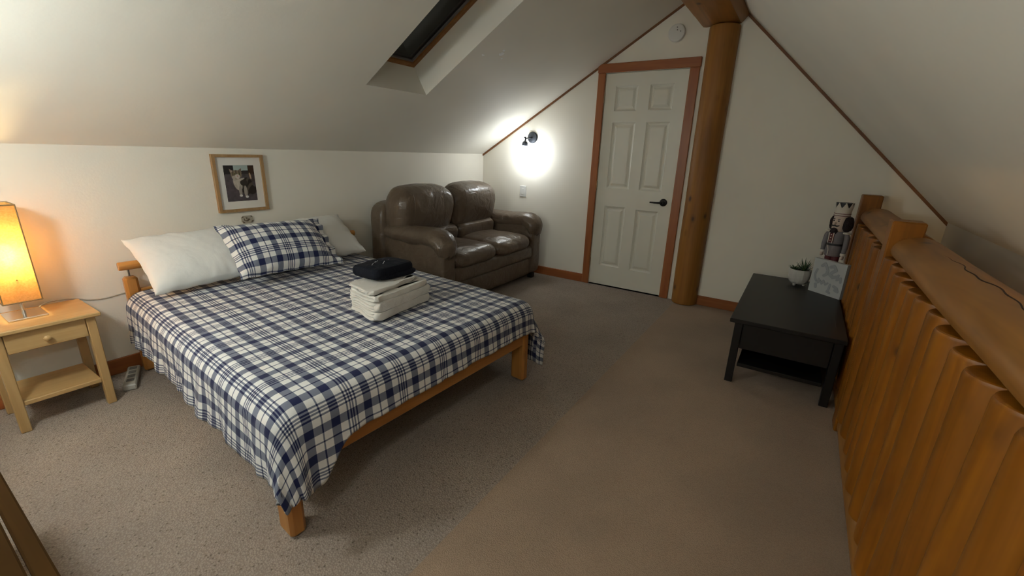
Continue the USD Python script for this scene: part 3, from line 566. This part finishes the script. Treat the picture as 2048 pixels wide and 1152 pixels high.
# canvas block
c0, c1 = np.array([-0.452, -3.335]), np.array([-0.602, -3.517]); cw = np.linalg.norm(c1-c0); cxd = (c1-c0)/cw; cn = np.array([cxd[1], -cxd[0]]); cn = cn if cn[0] > 0 else -cn
def cmap(a, b, h): return (c0[0]+a*cxd[0]+h*cn[0], c0[1]+a*cxd[1]+h*cn[1], TZ+b)
cv = thing('canvas_block', 'pale blue-white square canvas with faded blue lettering on the black table', 'canvas', (*((c0+c1)/2), TZ))
part('canvas', prism(sbox(0, 0, cw, 0.243), 0.0, 0.035, cmap), CANVAS, cv)
def stroke(pts, w): return prism(LineString(pts).buffer(w, quad_segs=3), -0.0012, 0.0005, cmap)
S_ = lambda P: [(0.012+cw*(x), 0.243*(1-y)) for x, y in P]
for P, w in (([(.22, .18), (.30, .10), (.36, .18), (.42, .28), (.40, .40), (.33, .45)], .010), ([(.48, .16), (.58, .12), (.66, .22), (.56, .30), (.50, .38), (.60, .44), (.70, .40)], .011), ([(.10, .32), (.06, .45), (.08, .58), (.14, .66)], .008),
             ([(.20, .58), (.20, .70), (.26, .62), (.32, .70), (.36, .60), (.44, .70), (.50, .64)], .007), ([(.14, .76), (.16, .84)], .010), ([(.76, .34), (.74, .48), (.84, .40), (.86, .52)], .008), ([(.58, .66), (.57, .80), (.54, .88), (.62, .90)], .008), ([(.70, .68), (.80, .72), (.84, .80), (.76, .78)], .010)):
    part('lettering', stroke(S_(P), w), BLUEGREY, cv)
# nutcracker figure, built facing +x, then turned
nut = thing('nutcracker', 'painted wooden nutcracker soldier with white crown, behind the canvas on the table', 'nutcracker', (-0.385, -3.432, TZ))
NA = math.radians(140); NO = np.array([-0.385, -3.432, TZ])
def N(m): return xf(m, lambda v: np.stack([NO[0]+v[:, 0]*math.cos(NA)-v[:, 1]*math.sin(NA), NO[1]+v[:, 0]*math.sin(NA)+v[:, 1]*math.cos(NA), NO[2]+v[:, 2]], 1))
GREYJ = plain('grey_jacket', (0.17, 0.15, 0.155), 0.6); MAROON = plain('maroon', (0.10, 0.012, 0.016), 0.5); CREAM = plain('cream_paint', (0.60, 0.54, 0.46), 0.5); BLK = plain('black_paint', (0.012, 0.012, 0.014), 0.5)
HAIR = mat('dark_fur', {'tc': ('texture_coordinate', {}), 'n': ('noise_texture', {'scale': 160, 'detail': 3}), 'b': ('bump', {'strength': 1.0, 'distance': 0.01}), 'p': ('principled_bsdf', {'base_color': (0.022, 0.012, 0.013), 'roughness': 0.9})}, [('tc.object', 'n.vector'), ('n.fac', 'b.height'), ('b.normal', 'p.normal')])
PINK = plain('face_paint', (0.55, 0.43, 0.35), 0.45)
part('stand', N(cbox(-0.05, 0.05, -0.062, 0.062, 0, 0.03, 0.004)), BLK, nut)
for y in (-0.024, 0.024):
    part('boot', N(lathe([(0, 0.03), (0.022, 0.03), (0.02, 0.05), (0.018, 0.12), (0.021, 0.125), (0, 0.126)], (0, y, 0), 18)), BLK, nut)
    part('trouser_leg', N(lathe([(0, 0.126), (0.019, 0.126), (0.023, 0.2), (0.025, 0.262), (0, 0.264)], (0, y, 0), 18)), MAROON, nut)
part('jacket', N(lathe([(0, 0.262), (0.050, 0.262), (0.053, 0.30), (0.047, 0.345), (0.050, 0.36), (0.055, 0.42), (0.048, 0.438), (0, 0.44)], (0, 0, 0), 28)), GREYJ, nut, label='grey jacket body')
part('belt', N(lathe([(0, 0.338), (0.050, 0.338), (0.050, 0.352), (0, 0.352)], (0, 0, 0), 28)), BLK, nut)
part('lapel', N(cbox(0.040, 0.057, -0.018, 0.018, 0.36, 0.43, 0.004)), MAROON, nut)
for y in (-0.015, 0.015): part('trim_braid', N(tube([(0.056, y, 0.43), (0.057, y, 0.355)], 0.003, 6)), CREAM, nut)
for k in range(3): part('button', N(trimesh.creation.icosphere(1, 0.0045).apply_translation((0.058, 0, 0.375+0.02*k))), CREAM, nut)
part('tail_piping', N(tube([(0.052, -0.012, 0.338), (0.054, 0.0, 0.305), (0.052, 0.0, 0.265)], 0.003, 6)), CREAM, nut)
for s in (-1, 1):
    ar = part('arm', N(tube([(0, s*0.062, 0.428), (0, s*0.074, 0.40), (0.004, s*0.078, 0.335), (0.006, s*0.076, 0.29)], [0.014, 0.018, 0.016, 0.014], 12)), GREYJ, nut)
    part('epaulette', N(sq((0, s*0.066, 0.432), (0.046, 0.044, 0.016), 3, 3)), CREAM, ar); part('cuff', N(lathe([(0, 0.276), (0.017, 0.276), (0.017, 0.292), (0, 0.292)], (0.006, s*0.076, 0), 14)), CREAM, ar)
    part('hand', N(sq((0.008, s*0.076, 0.262), (0.026, 0.02, 0.032), 2.5, 3)), PINK, ar)
part('head', N(lathe([(0, 0.436), (0.034, 0.438), (0.044, 0.455), (0.046, 0.50), (0.044, 0.545), (0, 0.546)], (0, 0, 0), 28)), PINK, nut)
part('hair', N(cat_([sq((-0.012, s*0.048, 0.492), (0.075, 0.046, 0.105), 2.6, 4, 0.004, 60, 3) for s in (-1, 1)]+[sq((-0.042, 0, 0.49), (0.03, 0.09, 0.10), 3, 4, 0.003, 60, 4)])), HAIR, nut, smooth=True)
part('beard', N(sq((0.044, 0, 0.438), (0.03, 0.05, 0.05), 2.4, 4, 0.003, 60, 5)), HAIR, nut, smooth=True)
part('nose', N(sq((0.050, 0, 0.495), (0.022, 0.014, 0.022), 2.2, 3)), PINK, nut)
for s in (-1, 1):
    part('eye', N(sq((0.0425, s*0.017, 0.512), (0.008, 0.012, 0.009), 2.2, 3)), BLK, nut); part('eyebrow', N(tube([(0.044, s*0.009, 0.524), (0.043, s*0.024, 0.526)], 0.0025, 6)), BLK, nut)
    part('moustache', N(tube([(0.047, s*0.003, 0.479), (0.047, s*0.014, 0.476), (0.041, s*0.028, 0.482)], [0.005, 0.005, 0.002], 8)), BLK, nut)
cr = part('crown', N(lathe([(0, 0.545), (0.047, 0.545), (0.049, 0.565), (0.048, 0.57), (0.051, 0.606), (0, 0.607)], (0, 0, 0), 32)), CREAM, nut)
for z in (0.549, 0.563): part('crown_band', N(lathe([(0, z-0.002), (0.0505, z-0.002), (0.0505, z+0.002), (0, z+0.002)], (0, 0, 0), 28)), MAROON, cr)
part('crown_lining', N(lathe([(0, 0.60), (0.0495, 0.60), (0.052, 0.637), (0, 0.637)], (0, 0, 0), 32)), BLK, cr)
for k in range(8):
    a = k*math.pi/4; aa = np.linspace(a-math.pi/8.6, a+math.pi/8.6, 5); V = [(0.0535*math.cos(q), 0.0535*math.sin(q), 0.602) for q in aa]+[(0.0555*math.cos(a), 0.0555*math.sin(a), 0.640)]+[(0.048*math.cos(q), 0.048*math.sin(q), 0.602) for q in aa]+[(0.053*math.cos(a), 0.053*math.sin(a), 0.640)]
    part('crown_point', N(trimesh.convex.convex_hull(np.array(V))), CREAM, cr, smooth=False)

# ================================================================== ON THE WALLS
def sconce(label, cx, cy, cz, sgn, col, power, ar=0.12, gr=0.088):
    """globe sconce on the wall x = cx, arm reaching to x = cx + sgn*ar"""
    o = thing('wall_sconce', label, 'wall lamp', (cx, cy, cz))
    X = lambda v: np.stack([cx+sgn*v[:, 2], cy+v[:, 0], cz+v[:, 1]], 1)
    part('back_plate', xf(lathe([(0, 0), (0.058, 0), (0.060, 0.006), (0.052, 0.016), (0.03, 0.020), (0, 0.021)], n=32), X), DARKM, o)
    part('arm', tube([(cx+sgn*0.018, cy, cz-0.005), (cx+sgn*0.07, cy, cz-0.008), (cx+sgn*(ar-0.01), cy, cz-0.016), (cx+sgn*ar, cy, cz-0.045)], 0.008, 12), DARKM, o)
    part('knob', xf(lathe([(0, 0), (0.010, 0), (0.012, 0.012), (0, 0.014)], n=14), lambda v: np.stack([cx+sgn*(ar+v[:, 0]), cy+v[:, 1], cz-0.012+v[:, 2]], 1)), DARKM, o)
    part('socket_cup', lathe([(0, -0.085), (0.03, -0.085), (0.03, -0.06), (0.016, -0.042), (0, -0.04)], (cx+sgn*ar, cy, cz), 20), DARKM, o)
    part('globe', lathe([(r_*gr/0.088, -0.086+(z_+0.086)*gr/0.088) for r_, z_ in ((0, -0.252), (0.03, -0.248), (0.06, -0.232), (0.08, -0.205), (0.088, -0.17), (0.082, -0.135), (0.062, -0.105), (0.035, -0.088), (0, -0.086))], (cx+sgn*ar, cy, cz), 32), glow(f'globe_light_{int(power)}', col, power), o, smooth=True)
sconce('lit globe wall sconce with a dark round plate, left of the white door', 0.0, -0.655, 1.467, -1, (0.90, 0.96, 1.0), SCONCE_E, 0.155, 0.078)
sconce('lit globe wall sconce on the wall beside the camera, above the bench', WEST, -1.10, 1.56, 1, (0.90, 0.99, 0.99), SCONCE_W, 0.12, 0.088)
sconce('added fill globe sconce out of view on the wall beside the camera, nearer the railing', WEST, -2.55, 1.56, 1, (0.90, 0.99, 0.99), FILL_SCONCE, 0.12, 0.088)  # unseen globe added as weak fill from the camera side
sw = thing('light_switch', 'white rocker light switch on the wall below the sconce', 'light switch', (0, -0.56, 0.90))
part('plate', cbox(-0.007, 0, -0.600, -0.520, 0.842, 0.960, 0.003), PLASTIC, sw); part('rocker', cbox(-0.011, -0.006, -0.577, -0.543, 0.868, 0.934, 0.002), PLASTIC, sw)
sd = thing('smoke_detector', 'round white smoke detector high on the wall above the door', 'smoke detector', (0, -2.028, 2.316))
SDX = lambda v: np.stack([-v[:, 2], -2.028+v[:, 0], 2.316+v[:, 1]], 1)
part('body', xf(lathe([(0, 0), (0.07, 0), (0.071, 0.012), (0.066, 0.030), (0.052, 0.036), (0, 0.037)], n=40), SDX), PLASTIC, sd)
for a, b in ((-0.005, 0.038), (-0.008, 0.018), (-0.035, 0.006)): part('vent_hole', xf(lathe([(0, 0.0355), (0.005, 0.0355), (0.005, 0.038), (0, 0.038)], n=10), lambda v: SDX(v+np.array([a, b, 0]))), GREYP, sd)
# framed cat photograph
pic = thing('framed_photo', 'oak-framed photograph of a seated tabby cat above the bed', 'picture', (-2.715, 0, 1.058))
fx0, fx1, fz0, fz1 = -2.876, -2.554, 0.874, 1.243; fw = 0.018; XZ = lambda a, b, h: (a, h, b)
for nm, poly in (('frame_side', [(fx0, fz0), (fx0+fw, fz0+fw), (fx0+fw, fz1-fw), (fx0, fz1)]), ('frame_side', [(fx1, fz0), (fx1, fz1), (fx1-fw, fz1-fw), (fx1-fw, fz0+fw)]), ('frame_rail', [(fx0, fz1), (fx0+fw, fz1-fw), (fx1-fw, fz1-fw), (fx1, fz1)]), ('frame_rail', [(fx0, fz0), (fx1, fz0), (fx1-fw, fz0+fw), (fx0+fw, fz0+fw)])):
    part(nm, prism(Polygon(poly), -0.026, -0.001, XZ), FRAMEW, pic)
part('mat_board', prism(sbox(fx0+fw, fz0+fw, fx1-fw, fz1-fw), -0.012, -0.006, XZ), MATB, pic)
def cat_photo():
    nu, nv = 96, 116; u, w = [g.ravel() for g in np.meshgrid(np.linspace(0, 1, nu), np.linspace(0, 1, nv), indexing='ij')]     # w down
    fb = lambda s, k, sd: meshkit.fbm(np.stack([u*s, w*s*k, 0*u], 1), 4, sd)
    C = np.array([0.055, 0.045, 0.050])*(0.6+0.9*fb(9, 1.3, 1))[:, None]
    def mix(mask, col, n=None):
        nonlocal C
        col = np.asarray(col, float)*(np.ones(len(u)) if n is None else n)[:, None]; C = C*(1-mask[:, None])+col*mask[:, None]
    ell = lambda cx, cy, rx, ry, a=0.0, soft=0.12: np.clip((1-np.hypot(((u-cx)*math.cos(a)+(w-cy)*math.sin(a))/rx, (-(u-cx)*math.sin(a)+(w-cy)*math.cos(a))/ry))/soft, 0, 1)
    rect = lambda a, b, c, d: ((u > a) & (u < b) & (w > c) & (w < d)).astype(float)
    def tri(*p):
        p = np.array(p); m = np.ones(len(u))
        for i in range(3):
            a, b = p[i], p[(i+1) % 3]; m *= ((b[0]-a[0])*(w-a[1])-(b[1]-a[1])*(u-a[0]) >= 0)
        return m
    mix(rect(0, 1, 0, 0.24), (0.02, 0.018, 0.018)); mix(rect(0.32, 0.79, 0, 0.15), (0.34, 0.42, 0.40)); mix(rect(0.60, 0.80, 0.14, 0.32), (0.035, 0.03, 0.028)); mix(rect(0.79, 1, 0, 0.46), (0.045, 0.022, 0.012))
    mix(rect(0, 1, 0.24, 1)*0.4, (0.10, 0.085, 0.095), 0.5+fb(12, 1, 3))
    st = 0.35+1.1*(np.sin((u*18+w*26)+6*fb(5, 1, 5)) > 0)
    mix(ell(0.86, 0.70, 0.16, 0.13), (0.02, 0.016, 0.014)); mix(ell(0.68, 0.58, 0.24, 0.26, 0.35), (0.055, 0.045, 0.035), st)
    mix(ell(0.85, 0.30, 0.03, 0.10, -0.2), (0.40, 0.28, 0.2)); mix(ell(0.40, 0.50, 0.14, 0.22, -0.35), (0.42, 0.38, 0.33), 0.75+0.5*fb(20, 1, 6)); mix(ell(0.60, 0.48, 0.13, 0.10), (0.035, 0.028, 0.022))
    mix(ell(0.46, 0.72, 0.055, 0.16), (0.30, 0.27, 0.24)); mix(ell(0.63, 0.73, 0.06, 0.17), (0.33, 0.29, 0.25)); mix(ell(0.46, 0.845, 0.055, 0.035), (0.62, 0.60, 0.58)); mix(ell(0.655, 0.885, 0.06, 0.035), (0.66, 0.64, 0.62))
    mix(tri((0.18, 0.10), (0.36, 0.17), (0.22, 0.25)), (0.26, 0.20, 0.16)); mix(tri((0.22, 0.13), (0.31, 0.17), (0.24, 0.21)), (0.42, 0.32, 0.28)); mix(tri((0.57, 0.08), (0.58, 0.22), (0.44, 0.15)), (0.16, 0.12, 0.09))
    mix(ell(0.39, 0.255, 0.19, 0.135), (0.17, 0.13, 0.09), 0.6+0.6*(np.sin(u*60) > 0)); mix(ell(0.42, 0.31, 0.09, 0.07), (0.50, 0.45, 0.40)); mix(ell(0.30, 0.33, 0.07, 0.05), (0.40, 0.35, 0.30))
    for ex in (0.335, 0.495): mix(ell(ex, 0.235, 0.035, 0.024), (0.20, 0.20, 0.07)); mix(ell(ex, 0.235, 0.014, 0.02), (0.008, 0.008, 0.008))
    mix(ell(0.43, 0.295, 0.028, 0.016), (0.38, 0.17, 0.15)); mix(ell(0.50, 0.40, 0.16, 0.03, -0.3), (0.45, 0.40, 0.34))
    x0, x1, z0, z1 = -2.812, -2.620, 0.942, 1.174
    return grid_mesh(np.stack([x0+u*(x1-x0), np.full(len(u), -0.0126), z1-w*(z1-z0)], 1), nu, nv), C
m, col = cat_photo(); part('cat_print', m, vcol('photo_print', 0.3), pic, smooth=False, col=col)
# small plaque
pq = thing('small_plaque', 'small cream plaque with brown script under the framed cat photo', 'plaque', (-2.703, 0, 0.815))
pl = Point(-2.703, 0.815).buffer(1, quad_segs=8)
from shapely import affinity
body = sbox(-2.742, 0.790, -2.664, 0.840).difference(unary_union([Point(x, z).buffer(0.009) for x in (-2.742, -2.664) for z in (0.790, 0.840)]))
part('plate', prism(body, -0.006, 0.0, XZ), plain('plaque_cream', (0.42, 0.37, 0.29), 0.6), pq)
BROWN = plain('brown_script', (0.10, 0.065, 0.035), 0.7)
for P, w in (([(-.022, .006), (-.020, -.006), (-.012, -.007)], .0022), ([(-.010, .012), (-.002, .010), (-.006, .004)], .0022), ([(-.010, -.010), (.0, -.004), (.006, .003), (.012, .002), (.014, -.004)], .0024), ([(-.004, -.012), (.004, -.010), (.008, -.002)], .002), ([(-.034, .016), (-.028, .018)], .003), ([(.026, -.016), (.034, -.012)], .003), ([(.024, .020), (.030, .018)], .0025), ([(-.032, -.014), (-.022, -.021)], .0025)):
    part('script_mark', prism(LineString([(-2.703+a, 0.815+b) for a, b in P]).buffer(w, quad_segs=2), -0.0072, -0.005, XZ), BROWN, pq)

# ================================================================== AT THE LEFT EDGE, AND DOWNSTAIRS
bench = thing('slatted_bench', 'honey-brown slatted wooden bench against the wall beside the camera', 'bench', (-4.31, -1.8, 0))
for x0, x1 in ((-4.198, -4.165), (-4.262, -4.203), (-4.327, -4.268), (-4.392, -4.333), (-4.455, -4.398)): part('slat', cbox(x0, x1, -2.45, -1.15, 0.425, 0.45, 0.004), OLDW, bench)
for y in (-2.40, -1.23):
    part('crossbar', cbox(-4.44, -4.19, y, y+0.05, 0.385, 0.424, 0.003), OLDW, bench)
    for x in (-4.44, -4.24): part('leg', cbox(x, x+0.045, y+0.002, y+0.047, 0, 0.384, 0.003), OLDW, bench)
sl = thing('stair_lamp', 'warm lamp low on the stairwell wall beyond the railing', 'wall lamp', (-3.34, KR_Y, -0.6))
part('back_plate', xf(lathe([(0, 0), (0.05, 0), (0.05, 0.02), (0, 0.022)], n=24), lambda v: np.stack([-3.34+v[:, 0], KR_Y+v[:, 2], -0.6+v[:, 1]], 1)), DARKM, sl)
part('globe', trimesh.creation.icosphere(3, 0.06).apply_translation((-3.34, KR_Y+0.085, -0.6)), glow('stair_glow', (1.0, 0.62, 0.26), STAIR_POWER), sl, smooth=True)
